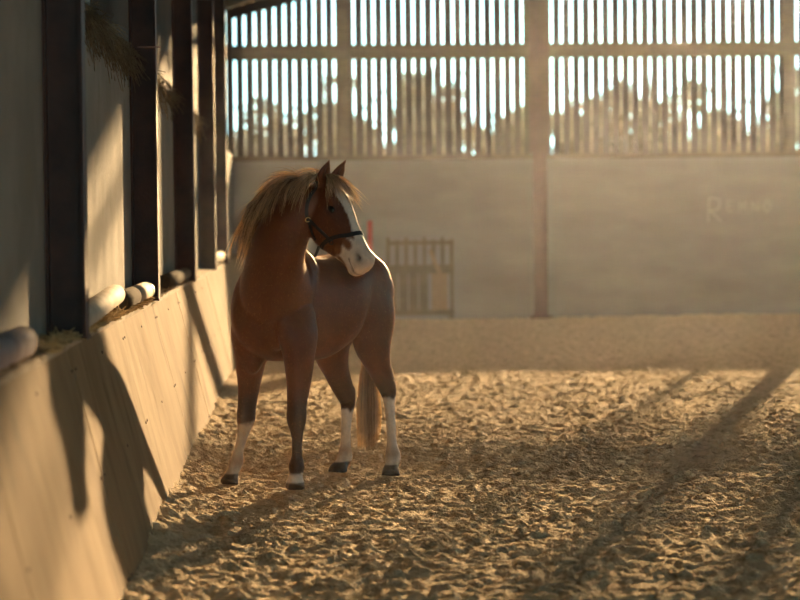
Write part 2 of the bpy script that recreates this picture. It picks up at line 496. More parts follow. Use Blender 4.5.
pole(15.6, 18.25, -.925, [(0, 1, 'dark_pole')], 'dark bare wooden pole showing its round end by the third column', r=.05, x1=-.915)
pole(23.2, 26.2, -.925, [(0, 1, 'white_pole')], 'farthest white jump pole on the ledge past the fourth column', r=.055, z=LED + .075)

# straw litter on the ledge and old hay hanging off the wall top
def sticks(name, m, pts_fn, n, length, thick, parent=None, droop=0):
    V, Fc = [], []
    for i in range(n):
        p, d = pts_fn()
        l = length * random.uniform(.4, 1.3)
        s = d.cross(Vector((random.uniform(-1, 1), random.uniform(-1, 1), random.uniform(-1, 1)))).normalized() * thick
        u = d.cross(s).normalized() * thick
        base = len(V)
        pts = [p, p + d * l * .5 + Vector((0, 0, -droop * .25 * l)), p + d * l + Vector((0, 0, -droop * l))]
        for q in pts:
            V += [q + s, q - s * .5 + u, q - s * .5 - u]
        for r_ in range(2):
            for k in range(3):
                k2 = (k + 1) % 3
                Fc.append((base + r_ * 3 + k, base + r_ * 3 + k2, base + r_ * 3 + 3 + k2, base + r_ * 3 + 3 + k))
    return np_obj(name, np.array([tuple(v) for v in V]), np.array(Fc), m, parent)
def ledge_pt(y0, y1):
    def f():
        y = random.uniform(y0, y1)
        x = -.882 - abs(random.gauss(0, .045)) % .11
        return Vector((x, y, LED + .006 + random.random() ** 2 * .02)), Vector((random.uniform(-1, 1), random.uniform(-1.3, 1.3), random.uniform(-.12, .25))).normalized()
    return f
o = sticks('straw_litter', 'straw', ledge_pt(8.2, 13.6), 2600, .045, .0028)
tag(o, 'scattered straw and chaff lying on the ledge between the poles', 'straw', kind='stuff')
o = sticks('hay_litter', 'old_hay', ledge_pt(6.4, 18), 1800, .03, .0022)
tag(o, 'dark hay dust strewn along the ledge', 'hay', kind='stuff')
def top_pt(y0, y1):
    def f():
        y = random.uniform(y0, y1)
        return Vector((-1.04 + random.uniform(-.03, .06), y, 2.33 + random.uniform(-.04, .05))), Vector((random.uniform(.0, .5), random.uniform(-1, 1), random.uniform(-.6, .5))).normalized()
    return f
o = sticks('old_hay', 'old_hay', top_pt(10.6, 14.2), 1500, .12, .0022, droop=.6)
tag(o, 'tangle of dusty old hay hanging over the top of the left wall', 'hay', kind='stuff')
o = sticks('hay_wisps', 'old_hay', top_pt(15.2, 24), 900, .12, .003, droop=.6)
tag(o, 'wisps of hay on the wall top beyond the second column', 'hay', kind='stuff')

# ------------------------------------------------------------------ far wall furniture
def jump_wing(x, y):
    root = empty('jump_wing', (x, y, .02), 0)
    W, Hh = .93, 1.12
    def b_(name, x0, x1, z0, z1, d0=0, d1=.035, m='jumpwood'):
        bm = bmesh.new(); box(bm, x0, x1, d0, d1, z0, z1, .003); obj(name, bm, m, root)
    for k in range(8):
        xx = k * (W - .05) / 7
        b_('upright', xx, xx + .045, .72 if k not in (0, 7) else 0, Hh - (.03 if k % 2 else 0))
    b_('rail', 0, W, .62, .74, -.03, 0)
    b_('rail', 0, W, 1.02, 1.07, -.025, 0)
    b_('rail', 0, W, .04, .12, -.03, 0)
    for k in range(4):
        b_('board', .03 + k * .14, .15 + k * .14, .1, .64, .0, .02)
    b_('board', .62, .84, .1, .62, -.02, 0.015, 'jumpwood_pale')
    bm = bmesh.new(); beam(bm, (.60, -.04, .95), (.82, -.04, .4), .05, .03, Vector((0, 1, 0))); obj('brace', bm, 'jumpwood_pale', root)
    for xx in (.02, W - .07):
        bm = bmesh.new(); box(bm, xx, xx + .05, -.2, .08, 0, .05); obj('foot', bm, 'jumpwood', root)
    return tag(root, 'old wooden jump wing of upright bars leaning at the far wall right of the pony', 'jump wing')
jw = jump_wing(1.12, BACK_Y - .35)
bm = bmesh.new(); box(bm, .86, .93, BACK_Y - .3, BACK_Y - .23, 0, 1.38, .008)
tag(obj('red_post', bm, 'red_paint'), 'red painted post standing at the far wall just behind the pony muzzle', 'post')

# faint chalk letters on the far wall
def chalk():
    root = empty('chalk_writing', (5.6, BACK_Y - .01, 1.5))
    def glyph(strokes, ox, oz, s, w=.022):
        bm = bmesh.new()
        for st in strokes:
            for p, q in zip(st[:-1], st[1:]):
                beam(bm, (ox + p[0] * s, 0, oz + p[1] * s), (ox + q[0] * s, 0, oz + q[1] * s), .004, w, Vector((-(q[1] - p[1]), 0, q[0] - p[0])))
        obj('letter', bm, 'chalk', root)
    R_ = [[(0, 0), (.05, 1), (.45, .95), (.5, .7), (.4, .5), (.08, .48), (.55, 0)]]
    E_ = [[(.45, .85), (.1, .9), (.02, .5), (.1, .1), (.5, .15)], [(.05, .5), (.4, .52)]]
    m_ = [[(0, 0), (.05, .8), (.25, .3), (.45, .85), (.5, .05)]]
    n_ = [[(0, .05), (.02, .8), (.4, .1), (.45, .8)]]
    o_ = [[(.25, 0), (0, .4), (.25, .85), (.5, .4), (.25, 0)]]
    base = P(708, 222, BACK_Y) - Vector((5.6, 0, 1.5))
    glyph(R_, base.x, base.z, .34)
    glyph(E_, base.x + .26, base.z + .12, .2, .015)
    glyph(m_, base.x + .44, base.z + .12, .2, .012)
    glyph(n_, base.x + .62, base.z + .12, .2, .012)
    glyph(o_, base.x + .78, base.z + .12, .22, .015)
    return tag(root, 'faint pale chalk letters starting with R on the far concrete wall', 'writing')
chalk()

# ------------------------------------------------------------------ outside
bm = bmesh.new()
vs = [bm.verts.new(v) for v in ((-120, BACK_Y + .17, -.35), (120, BACK_Y + .17, -.35), (120, 260, -.35), (-120, 260, -.35))]
bm.faces.new(vs)
tag(obj('field', bm, 'grass'), 'rough grass field outside beyond the slats', 'field', kind='structure')
def tree(x, y, h, w, label, n=3200, m='leaf'):
    root = empty('tree', (x, y, -.35))
    bm = bmesh.new()
    tube(bm, [(Vector((0, 0, 0)), .22, .22), (Vector((.1, 0, h * .3)), .15, .15), (Vector((0, .1, h * .6)), .09, .09), (Vector((.1, 0, h * .9)), .02, .02)], (1, 0, 0), 3, 8)
    for k in range(9):
        a = k * 2.4; z = h * (.25 + .06 * k)
        tube(bm, [(Vector((0, 0, z)), .06, .06), (Vector((math.cos(a) * w * .3, math.sin(a) * w * .3, z + h * .12)), .04, .04), (Vector((math.cos(a) * w * .48, math.sin(a) * w * .48, z + h * .2)), .01, .01)], (0, .3, 1), 3, 6)
    obj('trunk', bm, 'bark', root)
    V, Fc = [], []
    cl = [(rng.normal(0, .21, 3) * (w, w, h * .55) + (0, 0, h * .58), rng.uniform(.10, .2) * w) for _ in range(26)]
    for i in range(n):
        c, rr = cl[rng.integers(len(cl))]
        v = rng.normal(0, 1, 3); v /= np.linalg.norm(v)
        p = c + v * rr * rng.uniform(.5, 1.0) ** .5
        p[2] = min(max(p[2], .4), h)
        a = rng.normal(0, 1, 3); a /= np.linalg.norm(a); bb = np.cross(a, v); bb /= np.linalg.norm(bb) + 1e-6
        s = rng.uniform(.10, .20)
        k = len(V)
        V += [p - a * s, p + bb * s * .6, p + a * s, p - bb * s * .6]; Fc.append((k, k + 1, k + 2, k + 3))
    np_obj('crown', np.array(V), np.array(Fc), m, root)
    return tag(root, label, 'tree', 'trees beyond the slats')
def sx(px, Y): return (px - 305) / F_PX * Y
for px, Y, topy, wpx, lab in ((262, 75, 100, 120, 'small hazy tree seen through the leftmost slats by the corner'),
                              (345, 82, 92, 110, 'hazy tree behind the narrow post of the slats'),
                              (432, 72, 70, 100, 'domed brown tree seen through the slats above right of the pony head'),
                              (505, 80, 100, 90, 'low hazy tree just left of the tall back column'),
                              (585, 76, 84, 80, 'hazy bush shaped tree just right of the tall back column'),
                              (650, 70, 80, 130, 'broad brown tree in the middle of the right hand slats'),
                              (728, 78, 96, 90, 'dark tree low in the right hand slats'),
                              (790, 70, 60, 80, 'tree at the right edge of the photo behind the slats')):
    h = ((222 - topy) / F_PX * Y + CAM_H + .35) * 1.12
    tree(sx(px, Y), Y, h, wpx / F_PX * Y, lab)
bm = bmesh.new()

# ------------------------------------------------------------------ horse
exec_horse = True
A_ = math.radians(42)
FW = Vector((-math.sin(A_), -math.cos(A_), 0))
LF = Vector((math.cos(A_), -math.sin(A_), 0))
Z = Vector((0, 0, 1))
O_ = Vector((.055, 12.72, 0))
def B(u, v, w): return O_ + FW * u + LF * v + Z * w

horse = empty('horse', O_)
tag(horse, 'chestnut pony with flaxen mane, white blaze and black halter, standing on the sand looking right', 'horse')

HP = P(327, 185, 12.08)
HH = Vector((.74, -.67, 0)).normalized()
HD = Vector((.42, -.375, -.825)).normalized()
HL = Vector((.67, .74, 0)).normalized()
HU = (HH - HD * HH.dot(HD)).normalized()
def H(s, t, l): return HP + HD * s + HU * t + HL * l

bm = bmesh.new()
# trunk
TR = [(.58, .90, .06, .09), (.54, .91, .11, .17), (.46, .925, .15, .245), (.36, .935, .17, .285), (.2, .93, .20, .285), (0, .915, .215, .275),
      (-.14, .945, .205, .255), (-.26, .985, .170, .235), (-.40, .985, .145, .225), (-.50, .97, .11, .18), (-.54, .95, .05, .1)]
A = catmull([(*B(u, 0, w), hw, hh) for u, w, hw, hh in TR], 6)
loft(bm, [(Vector(r[:3]), LF * r[3], Z * r[4]) for r in A], 32, 2.15)
# neck
NK = [(B(.20, 0, .99), .26, .17, (-FW * .6 + Z)), (P(276, 292, 12.40), .235, .182, (-FW * .6 + Z)), (P(276, 258, 12.26), .19, .148, Vector((.05, .8, .6))),
      (P(286, 229, 12.16), .148, .118, Vector((-.35, .75, .6))), (P(300, 207, 12.10), .108, .092, Vector((-.5, .5, .75))), (P(317, 194, 12.09), .098, .075, Vector((-.4, .35, .9)))]
A = catmull([(*p, a, b_, *k.normalized()) for p, a, b_, k in NK], 6)
NECK = []
for i in range(len(A)):
    d = Vector(A[min(i + 1, len(A) - 1)][:3] - A[max(i - 1, 0)][:3]).normalized()
    k = Vector(A[i][5:8]); k = (k - d * k.dot(d)).normalized(); r = k.cross(d)   # r: towards the camera's left side
    NECK.append((Vector(A[i][:3]), k, r, A[i][3], A[i][4], d))
loft(bm, [(c, k * ta, r * wd) for c, k, r, ta, wd, d in NECK], 28, 2.1)
# head: (s, top, bottom, half width)
HDR = [(-.045, .0, .05, .035), (-.02, .035, .09, .058), (.03, .052, .13, .076), (.08, .060, .175, .088), (.13, .062, .208, .094), (.18, .057, .222, .091),
       (.23, .050, .212, .080), (.29, .042, .184, .066), (.35, .037, .150, .056), (.40, .037, .128, .053), (.44, .038, .120, .056), (.465, .034, .120, .056), (.482, .022, .108, .050), (.495, -.002, .080, .032)]
A = catmull(HDR, 5)
HEADR = A
loft(bm, [(H(s, (t - b_) / 2, 0), HL * w, HU * ((t + b_) / 2)) for s, t, b_, w in A], 28, 2.25)
# cheek / brow / nostril masses
def ball(c, ax, power=2.0, n=9):
    """ax: three vectors"""
    rings = []
    for i in range(n + 1):
        th = -PI / 2 + PI * (i + .3) / (n + .6)
        rings.append((c + ax[2] * math.sin(th), ax[0] * math.cos(th), ax[1] * math.cos(th)))
    loft(bm, rings, 18)
for sg in (-1, 1):
    ball(H(.15, -.10, sg * .055), (HD * .085, HU * .075, HL * sg * .042))       # jowl
    ball(H(.115, .030, sg * .070), (HD * .034, HU * .020, HL * sg * .020))       # brow
    ball(H(.26, -.02, sg * .05), (HD * .09, HU * .014, HL * sg * .016))          # facial crest
    ball(H(.440, .004, sg * .038), (HD * .034, HU * .026, HL * sg * .022))       # nostril
ball(H(.446, -.106, 0), (HD * .03, HU * .022, HL * .034))                        # chin
# ears
EARS = []
for base, tip, sg in ((H(-.012, .015, -.048), H(-.012, .015, -.048) + Vector((.045, -.02, .115)), -1),
                      (H(-.012, .015, .048), H(-.012, .015, .048) + Vector((.062, .0, .112)), 1)):
    d = (tip - base)
    ud = d.normalized(); wv = HL - ud * HL.dot(ud); wv.normalize(); tv = ud.cross(wv)
    spec = [(-.2, .040, .024), (.1, .048, .022), (.35, .048, .017), (.6, .037, .012), (.82, .020, .008), (1.0, .004, .004)]
    rows = []
    for f, w_, t_ in spec:
        rows.append((base + d * f, wv * w_, tv * t_))
    loft(bm, rows, 14)
    EARS.append((base, d, wv, tv))

# legs: pixel guided joints
def leg(spec, hint): tube(bm, spec, hint, 5, 20)
SIDE = LF; FORE = FW
def hoof_xy(px, py): # ground point
    p = P(px, py, 12.0)
    return p
YR, YL = 12.66, 12.30        # fore: image left (its right), image right (its left)
def foreleg(pts, Y0, Y1, top):
    pass
def L_(px, py, Y, a, b_):
    k = 1.1 if py < 470 else 1.0
    if a < .0325: k = .98            # cannon bones
    elif .035 < a < .045 and py < 467: k = 1.18    # knees, hocks, fetlocks
    return (P(px, py, Y), a * k, b_ * k)
gz = {}
# right fore (image left)
leg([(B(.32, -.06, 1.08), .04, .06), (B(.32, -.09, .97), .085, .14), L_(253, 328, 12.45, .088, .12), L_(251, 358, 12.49, .068, .088), L_(249, 385, 12.55, .052, .060), L_(247, 405, 12.56, .041, .045),
     L_(246, 419, 12.56, .041, .044), L_(243, 434, 12.58, .031, .033), L_(239, 450, 12.60, .026, .030), L_(236.5, 462, 12.62, .034, .036), L_(233, 472, 12.60, .032, .034), L_(231, 478, 12.58, .040, .044), L_(229, 484.5, 12.56, .052, .056)], SIDE)
# left fore (image right)
leg([(B(.34, .06, 1.08), .04, .06), (B(.34, .11, .97), .085, .14), L_(297, 330, 12.32, .078, .12), L_(299, 358, 12.30, .066, .085), L_(298.5, 385, 12.29, .053, .062), L_(297, 405, 12.28, .042, .046),
     L_(296.5, 419, 12.28, .044, .046), L_(297, 436, 12.29, .031, .033), L_(297, 455, 12.30, .028, .031), L_(296.5, 466, 12.30, .037, .038), L_(296, 475, 12.28, .034, .035), L_(295.5, 481, 12.26, .044, .046), L_(295, 488.5, 12.24, .053, .056)], SIDE)
# right hind (middle of the picture)
leg([(B(-.26, -.04, 1.12), .04, .07), (B(-.27, -.07, 1.04), .085, .15), (B(-.27, -.085, .97), .09, .175), L_(338, 318, 12.98, .085, .17), L_(332, 345, 13.00, .072, .130), L_(336, 368, 13.06, .054, .082), L_(342, 385, 13.14, .043, .060),
     L_(347.5, 398, 13.22, .036, .050), L_(347, 412, 13.22, .031, .038), L_(346, 430, 13.20, .028, .032), L_(345.5, 446, 13.20, .030, .032), L_(345, 456, 13.19, .037, .038), L_(341.5, 464, 13.15, .034, .036), L_(339, 469, 13.12, .045, .048), L_(337, 474.5, 13.10, .055, .06)], SIDE)
# left hind (image right)
leg([(B(-.27, .04, 1.12), .04, .07), (B(-.28, .07, 1.04), .085, .15), (B(-.29, .085, .97), .09, .175), L_(371, 315, 12.90, .082, .16), L_(373, 342, 12.92, .070, .125), L_(378, 362, 12.96, .054, .080), L_(384, 378, 13.04, .042, .058),
     L_(388, 390, 13.10, .036, .048), L_(389.5, 404, 13.08, .031, .036), L_(391, 425, 13.04, .028, .031), L_(392, 444, 13.02, .030, .032), L_(393, 456, 13.00, .038, .039), L_(392, 465, 12.96, .035, .037), L_(391, 470.5, 12.93, .045, .048), L_(391, 477, 12.90, .054, .058)], SIDE)
# hocks' points, elbows, muscle masses
ball(P(351, 392, 13.26), (Vector((.022, .02, 0)), Vector((-.018, .022, 0)), Z * .045))
ball(P(392, 384, 13.14), (Vector((.022, .02, 0)), Vector((-.018, .022, 0)), Z * .045))
ball(B(-.36, .055, 1.02), (FW * .17, LF * .10, Z * .17))
ball(B(-.36, -.055, 1.02), (FW * .17, LF * .10, Z * .17))
ball(P(375, 292, 12.94), (FW * .14, LF * .075, Z * .14))
ball(P(252, 340, 12.44), (FW * .075, LF * .075, Z * .18))
ball(B(.42, -.09, .90), (FW * .10, LF * .065, Z * .19))
ball(B(.42, .105, .90), (FW * .10, LF * .075, Z * .19))
ball(B(-.32, -.10, .97), (FW * .18, LF * .085, Z * .20))
ball(B(-.32, .08, .97), (FW * .18, LF * .085, Z * .20))

me = bpy.data.meshes.new('raw'); bmesh.ops.recalc_face_normals(bm, faces=bm.faces); bm.to_mesh(me); bm.free()
tmp = bpy.data.objects.new('raw', me); COL.objects.link(tmp)
rm = tmp.modifiers.new('r', 'REMESH'); rm.mode = 'VOXEL'; rm.voxel_size = .0085
sm = tmp.modifiers.new('s', 'SMOOTH'); sm.factor = .5; sm.iterations = 13
dg = bpy.context.evaluated_depsgraph_get(); dg.update()
body_me = bpy.data.meshes.new_from_object(tmp.evaluated_get(dg))
bpy.data.objects.remove(tmp)
n = len(body_me.vertices)
co = np.empty(n * 3, dtype=np.float32); body_me.vertices.foreach_get('co', co); co = co.reshape(-1, 3)
no = np.empty(n * 3, dtype=np.float32); body_me.vertices.foreach_get('normal', no); no = no.reshape(-1, 3)
hv = lambda v: np.array(v, dtype=np.float32)
rel = co - hv(HP)
hs, ht, hl = rel @ hv(HD), rel @ hv(HU), rel @ hv(HL)
ish = (hs > -.06) & (hs < .56) & (ht > -.24) & (np.abs(hl) < .13)
# carve nostrils, mouth, eye sockets and ear hollows
def dent(cs, ct, cl, rs, rt, depth, tilt=0.0):
    global co
    ds = (hs - cs); dt = (ht - ct)
    a = ds * math.cos(tilt) + dt * math.sin(tilt); b_ = -ds * math.sin(tilt) + dt * math.cos(tilt)
    q = (a / rs) ** 2 + (b_ / rt) ** 2
    w = np.exp(-q * 1.6) * ish * (np.sign(hl) == np.sign(cl)) * (np.abs(hl) > abs(cl))
    co = co - no * (w * depth)[:, None]
for sg in (-1, 1):
    dent(.438, -.002, sg * .02, .024, .015, .030, .6)
    dent(.150, .004, sg * .04, .022, .016, .010)
    dent(.460, -.066, sg * .004, .05, .006, .009, .12)
    dent(.30, .0, sg * .03, .05, .02, .006)
for base, d, wv, tv in EARS:
    q = co - hv(base); dn = d.length; ud = hv(d / dn)
    f = (q @ ud) / dn; wq = q @ hv(wv); tq = q @ hv(tv)
    face_cam = np.sign((no @ hv(Vector((.35, -.9, 0)))))
    w = np.exp(-((f - .45) / .3) ** 2 - (wq / .014) ** 2) * (np.abs(tq) < .04) * (f > 0) * (f < 1) * (face_cam > 0)
    co = co - no * (w * .011)[:, None]
body_me.vertices.foreach_set('co', co.ravel())
body_me.update()

# markings
def lerp(a, b_, t): return a + (b_ - a) * t[:, None]
def sstep(x, a, b_): 
    t = np.clip((x - a) / (b_ - a), 0, 1); return t * t * (3 - 2 * t)
jit = (fbm(co[:, 0] * 1.0 + co[:, 1], co[:, 2] + co[:, 1] * .5, 30, 3, seed=9) - .5)
col = np.tile(np.array([.10, .024, .0035]), (n, 1))
big = fbm(co[:, 0] + co[:, 1], co[:, 2], 4, 3, seed=10)
col = lerp(col, np.array([.15, .040, .007]), sstep(big, .4, .7))
col = lerp(col, np.array([.045, .017, .008]), sstep(-co[:, 2], -.62, -.38) * (~ish))      # darker lower legs
white = np.array([.72, .64, .56]); pink = np.array([.50, .36, .30])
# socks: each leg by its position
def near(px, py, Y, rad=.13):
    c = P(px, py, Y); return (np.hypot(co[:, 0] - c.x, co[:, 1] - c.y) < rad)
for (px, py, Y, hi, lo) in ((240, 450, 12.58, .335, None), (345, 450, 13.2, .345, None), (390, 450, 13.02, .42, None)):
    mk = near(px, py, Y, .16)
    col = lerp(col, white * (.86 if px > 300 else .62), sstep(-(co[:, 2] + jit * .05), -hi, -hi + .03) * mk)
mk = near(296, 470, 12.28, .14)
col = lerp(col, white, sstep(-(co[:, 2] + jit * .015), -.088, -.072) * mk)
# brownish marks round the left hind fetlock & right fore pastern
for (px, Y) in ((392, 13.0), (236, 12.6), (344, 13.18)):
    mk = near(px, 456, Y, .12)
    col = lerp(col, np.array([.30, .19, .12]), np.exp(-((co[:, 2] - .115) / .03) ** 2) * mk * .6)
# hooves
hoof = np.array([.09, .072, .056])
for (px, py, Y, hz) in ((230, 482, 12.57, .055), (338, 472, 13.11, .055), (391, 474, 12.91, .055)):
    mk = near(px, py, Y, .15)
    col = lerp(col, hoof, sstep(-co[:, 2], -hz - .004, -hz + .004) * mk)
mk = near(295, 484, 12.25, .15)
col = lerp(col, np.array([.20, .155, .12]), sstep(-co[:, 2], -.045, -.037) * mk)
# blaze, drawn in the head's own frame
bw = np.interp(hs, [.03, .06, .10, .16, .22, .30, .36, .42, .50], [0, .018, .028, .027, .022, .026, .034, .052, .06]) + jit * .008
bc = np.interp(hs, [.03, .10, .2, .34], [-.012, -.013, -.005, -.004])
bl = sstep(-(np.abs(hl - bc) - bw), -.0035, .0035) * (ht > .0) * ish * (hs > .02)
col = lerp(col, white, bl)
muz = sstep(hs + ht * .10 + jit * .06, .325, .345) * ish
patch = np.exp(-(((hs - .345) / .030) ** 2 + ((ht + .022) / .020) ** 2)) * (hl < 0)
patch2 = np.maximum(np.exp(-(((hs - .335) / .022) ** 2 + ((ht + .090) / .026) ** 2)), np.exp(-(((hs - .395) / .050) ** 2 + ((ht + .118) / .020) ** 2))) * (hl < .02)
col = lerp(col, white * .92, muz)
col = lerp(col, np.array([.16, .060, .024]), np.clip((patch + patch2) * 1.6 + jit * .6, 0, 1) * (patch + patch2 > .25) * ish)
col = lerp(col, pink, sstep(hs, .445, .50) * ish * .55)
for sg in (-1, 1):
    q = ((hs - .438) / .027) ** 2 + ((ht + .002) / .019) ** 2
    col = lerp(col, np.array([.05, .028, .022]), np.exp(-q * 1.2) * ish * (hl * sg > .02))
    q = ((hs - .150) / .034) ** 2 + ((ht - .004) / .021) ** 2
    col = lerp(col, np.array([.03, .012, .007]), np.exp(-q * 1.0) * ish * (hl * sg > .05) * .8)
mouth = np.exp(-(((ht + .068 + (hs - .460) * .25) / .0045) ** 2)) * (hs > .405) * (hs < .52) * ish
col = lerp(col, np.array([.07, .035, .028]), mouth * .9)
# inner ears a little darker
attr = body_me.color_attributes.new('marking', 'FLOAT_COLOR', 'POINT')
rgba = np.concatenate([np.clip(col, 0, 1), np.ones((n, 1))], 1).astype(np.float32)
attr.data.foreach_set('color', rgba.ravel())
body_me.materials.clear(); body_me.materials.append(M['coat'])
body_me.polygons.foreach_set('use_smooth', np.ones(len(body_me.polygons), dtype=bool))
body_me.name = 'body'
body = bpy.data.objects.new('body', body_me); COL.objects.link(body)
body.parent = horse; body.location = -O_
bvh = BVHTree.FromPolygons([Vector(v) for v in co.tolist()], [tuple(p.vertices) for p in body_me.polygons])

def child(o, root=horse, off=None):
    o.parent = root; o.location = -O_ if off is None else off; return o
# eyes
for sg in (-1, 1):
    c = H(.150, .006, sg * .30)
    hit = bvh.ray_cast(c, -HL * sg, 1.0)
    c = hit[0] - HL * sg * .008 if hit[0] else H(.15, .006, sg * .085)
    bm = bmesh.new(); bmesh.ops.create_icosphere(bm, subdivisions=3, radius=.0215)
    for v in bm.verts: v.co = c + HD * v.co.x * 1.3 + HU * v.co.y * .82 + HL * v.co.z
    child(obj('eye', bm, 'eye', smooth=True))
    # upper lid fold
    bm = bmesh.new()
    tube(bm, [(c + HL * sg * .006 - HD * .020 + HU * .004, .003, .003), (c + HL * sg * .013 - HD * .008 + HU * .0125, .0042, .0042), (c + HL * sg * .012 + HD * .010 + HU * .011, .004, .004), (c + HL * sg * .004 + HD * .021 + HU * .001, .0025, .0025)], HL, 4, 8)
    for f in (): pass
    lid = child(obj('eyelid', bm, 'eye', smooth=True))

# ---- hair strands
def strands(name, paths, m, r0, parent=None, shade=None):
    """paths: list of (k,3) arrays"""
    V, Fc, S = [], [], []
    base = 0
    for pi_, A in enumerate(paths):
        k = len(A)
        d = np.gradient(A, axis=0); d /= np.linalg.norm(d, axis=1)[:, None] + 1e-9
        h = rng.normal(0, 1, 3)
        s = np.cross(d, h); s /= np.linalg.norm(s, axis=1)[:, None] + 1e-9
        u = np.cross(d, s)
        f = np.linspace(0, 1, k)
        r = (r0 * np.clip(1.15 - f, .12, 1))[:, None]
        ring = np.stack([A + s * r, A - s * r * .5 + u * r * .87, A - s * r * .5 - u * r * .87], 1).reshape(-1, 3)
        V.append(ring); sh = np.repeat(np.clip(rng.normal(.5 if shade is None else shade[pi_], .22), 0, 1), k * 3); S.append(sh)
        ii = np.arange(k - 1)[:, None] * 3
        for j in range(3):
            j2 = (j + 1) % 3
            Fc.append(np.concatenate([ii + j, ii + j2, ii + 3 + j2, ii + 3 + j], 1) + base)
        base += k * 3
    V = np.concatenate(V); Fc = np.concatenate(Fc); S = np.concatenate(S)
    o = np_obj(name, V, Fc, m, None, smooth=True)
    a = o.data.attributes.new('shade', 'FLOAT', 'POINT')
    if len(a.data) == len(S): a.data.foreach_set('value', S.astype(np.float32))
    child(o)
    return o
def push_out(p, clear):
    loc, nor, ix, dist = bvh.find_nearest(p)
    if loc is None: return p
    sd = (p - loc).dot(nor)
    if sd < clear: return loc + nor * clear
    return p
def flow(root, vel, length, steps, clear, grav=.9, wave=.0):
    """lets a lock fall from its root over the body"""
    pts = [Vector(root)]; v = Vector(vel).normalized(); p = Vector(root); st = length / steps
    ph = random.uniform(0, 6.28)
    for i in range(steps):
        v = (v + Vector((0, 0, -grav * st * 9)) + Vector((math.sin(ph + i * .8), math.cos(ph + i * .7), 0)) * wave).normalized()
        q = push_out(p + v * st, clear)
        v2 = (q - p)
        if v2.length > 1e-5: v = v2.normalized()
        p = p + v * min(v2.length, st * 1.4) if v2.length > 0 else p
        p = q
        pts.append(p.copy())
    return np.array([tuple(x) for x in pts])
# mane: right (near) side of the neck
paths, shd = [], []
NN = len(NECK)
def lock(guide, n, spread, tip, sh, ln0=.75):
    k = len(guide); t = np.linspace(0, 1, k)[:, None]
    for _ in range(n):
        off = rng.normal(0, spread, 3)
        m_ = max(5, int(k * random.uniform(ln0, 1.0)))
        g = guide + off * (1 - (1 - tip) * t) + rng.normal(0, .012, 3) * t ** 2 + np.sin(t * rng.uniform(4, 9) + rng.uniform(0, 6)) * rng.normal(0, .0025, 3)
        paths.append(g[:m_]); shd.append(float(np.clip(sh + rng.normal(0, .12), 0, 1)))
for i in range(120):
    f = (i + random.random()) / 120
    q = f * (NN - 1) * .80 + (NN - 1) * .199
    i0 = min(int(q), NN - 2); fr = q - i0
    c = NECK[i0][0].lerp(NECK[i0 + 1][0], fr); k = NECK[i0][1].lerp(NECK[i0 + 1][1], fr); r = NECK[i0][2].lerp(NECK[i0 + 1][2], fr)
    ta = NECK[i0][3] * (1 - fr) + NECK[i0 + 1][3] * fr
    if r.dot(Vector((-1, -.4, 0))) < 0: r = -r
    root = c + k * (ta * .98) + r * random.uniform(-.03, .02)
    ln = (.20 + .17 * math.sin(f * 2.6)) * random.uniform(.65, 1.15)
    vel = k * random.uniform(.05, .3) + r * random.uniform(.5, 1.1) + NECK[i0][5] * random.uniform(-.6, .15) - Z * (1 - f) * .8
    g = flow(root, vel, ln, 13, .006 + random.random() ** 2 * .022, wave=.06)
    if g[:, 2].max() > root.z + .035 or g[-1, 2] > root.z: continue
    lock(g, 15, .0065, .45, random.choice((.12, .4, .65, .85, .95)))
for i in range(420):      # bridle path to poll
    f = random.random(); n0 = NECK[int(NN * .78)]
    root = (n0[0] + n0[1] * n0[3]).lerp(H(-.035, .045, 0), f) + HL * random.uniform(-.02, .01)
    vel = Vector((-.55, -.6, .25 + random.uniform(-.3, .1))) + HL * random.uniform(-.3, .1)
    paths.append(flow(root, vel, random.uniform(.14, .26), 10, .005 + random.random() ** 2 * .02, wave=.05)); shd.append(.3 + .6 * random.random())
strands('mane', paths, 'mane', .0019, shade=shd)
# forelock
paths, shd = [], []
for i in range(420):
    a = random.uniform(-1, 1)
    root = H(-.02 + random.uniform(-.02, .02), .045, a * .035)
    spread = a * .9 + random.gauss(0, .25)
    vel = HU * random.uniform(.25, .7) + HL * spread + HD * .8
    ln = random.uniform(.08, .19) * (1.1 if a > 0 else .85)
    paths.append(flow(root, vel, ln, 9, .004 + random.random() ** 2 * .012, grav=.8, wave=.05))
    shd.append(.35 + .5 * random.random())
for i in range(45):       # wisps blown off the far side of the brow
    root = H(.02 + random.uniform(-.02, .03), .055, .035 + random.uniform(0, .03))
    vel = Vector((.8, .1, -.55 + random.uniform(-.3, .3)))
    paths.append(flow(root, vel, random.uniform(.08, .17), 8, .006, grav=.35, wave=.04)); shd.append(.8)
strands('forelock', paths, 'mane', .0014, shade=shd)
# tail
paths, shd = [], []
for i in range(900):
    a = random.gauss(0, 1)
    top = P(367 + a * 1.5, 300, 13.30 + random.uniform(-.03, .03))
    x1 = 360 + 20 * random.random() if i % 2 else 358 + 16 * random.random()
    ends = 450 - abs(random.gauss(0, 1)) * 14 - max(0, x1 - 374) * 2.2
    yy = 13.36 + random.uniform(-.07, .07)
    w = random.uniform(-1.2, 1.2)
    pts = [top, P(368 + a * 3, 330, 13.38 + random.uniform(-.03, .03)), P(369 + (x1 - 369) * .7, 365, yy), P(x1 + w, 400, yy), P(x1 + (x1 - 368) * .1 + w * .6, (400 + ends) / 2, yy), P(x1 + (x1 - 368) * .05, ends, yy)]
    paths.append(catmull([tuple(p) for p in pts], 3))
    shd.append(.2 + .75 * (math.sin(math.floor(x1 * .8) * 12.9) * .5 + .5))
strands('tail', paths, 'tailhair', .0021, shade=shd)
bm = bmesh.new()
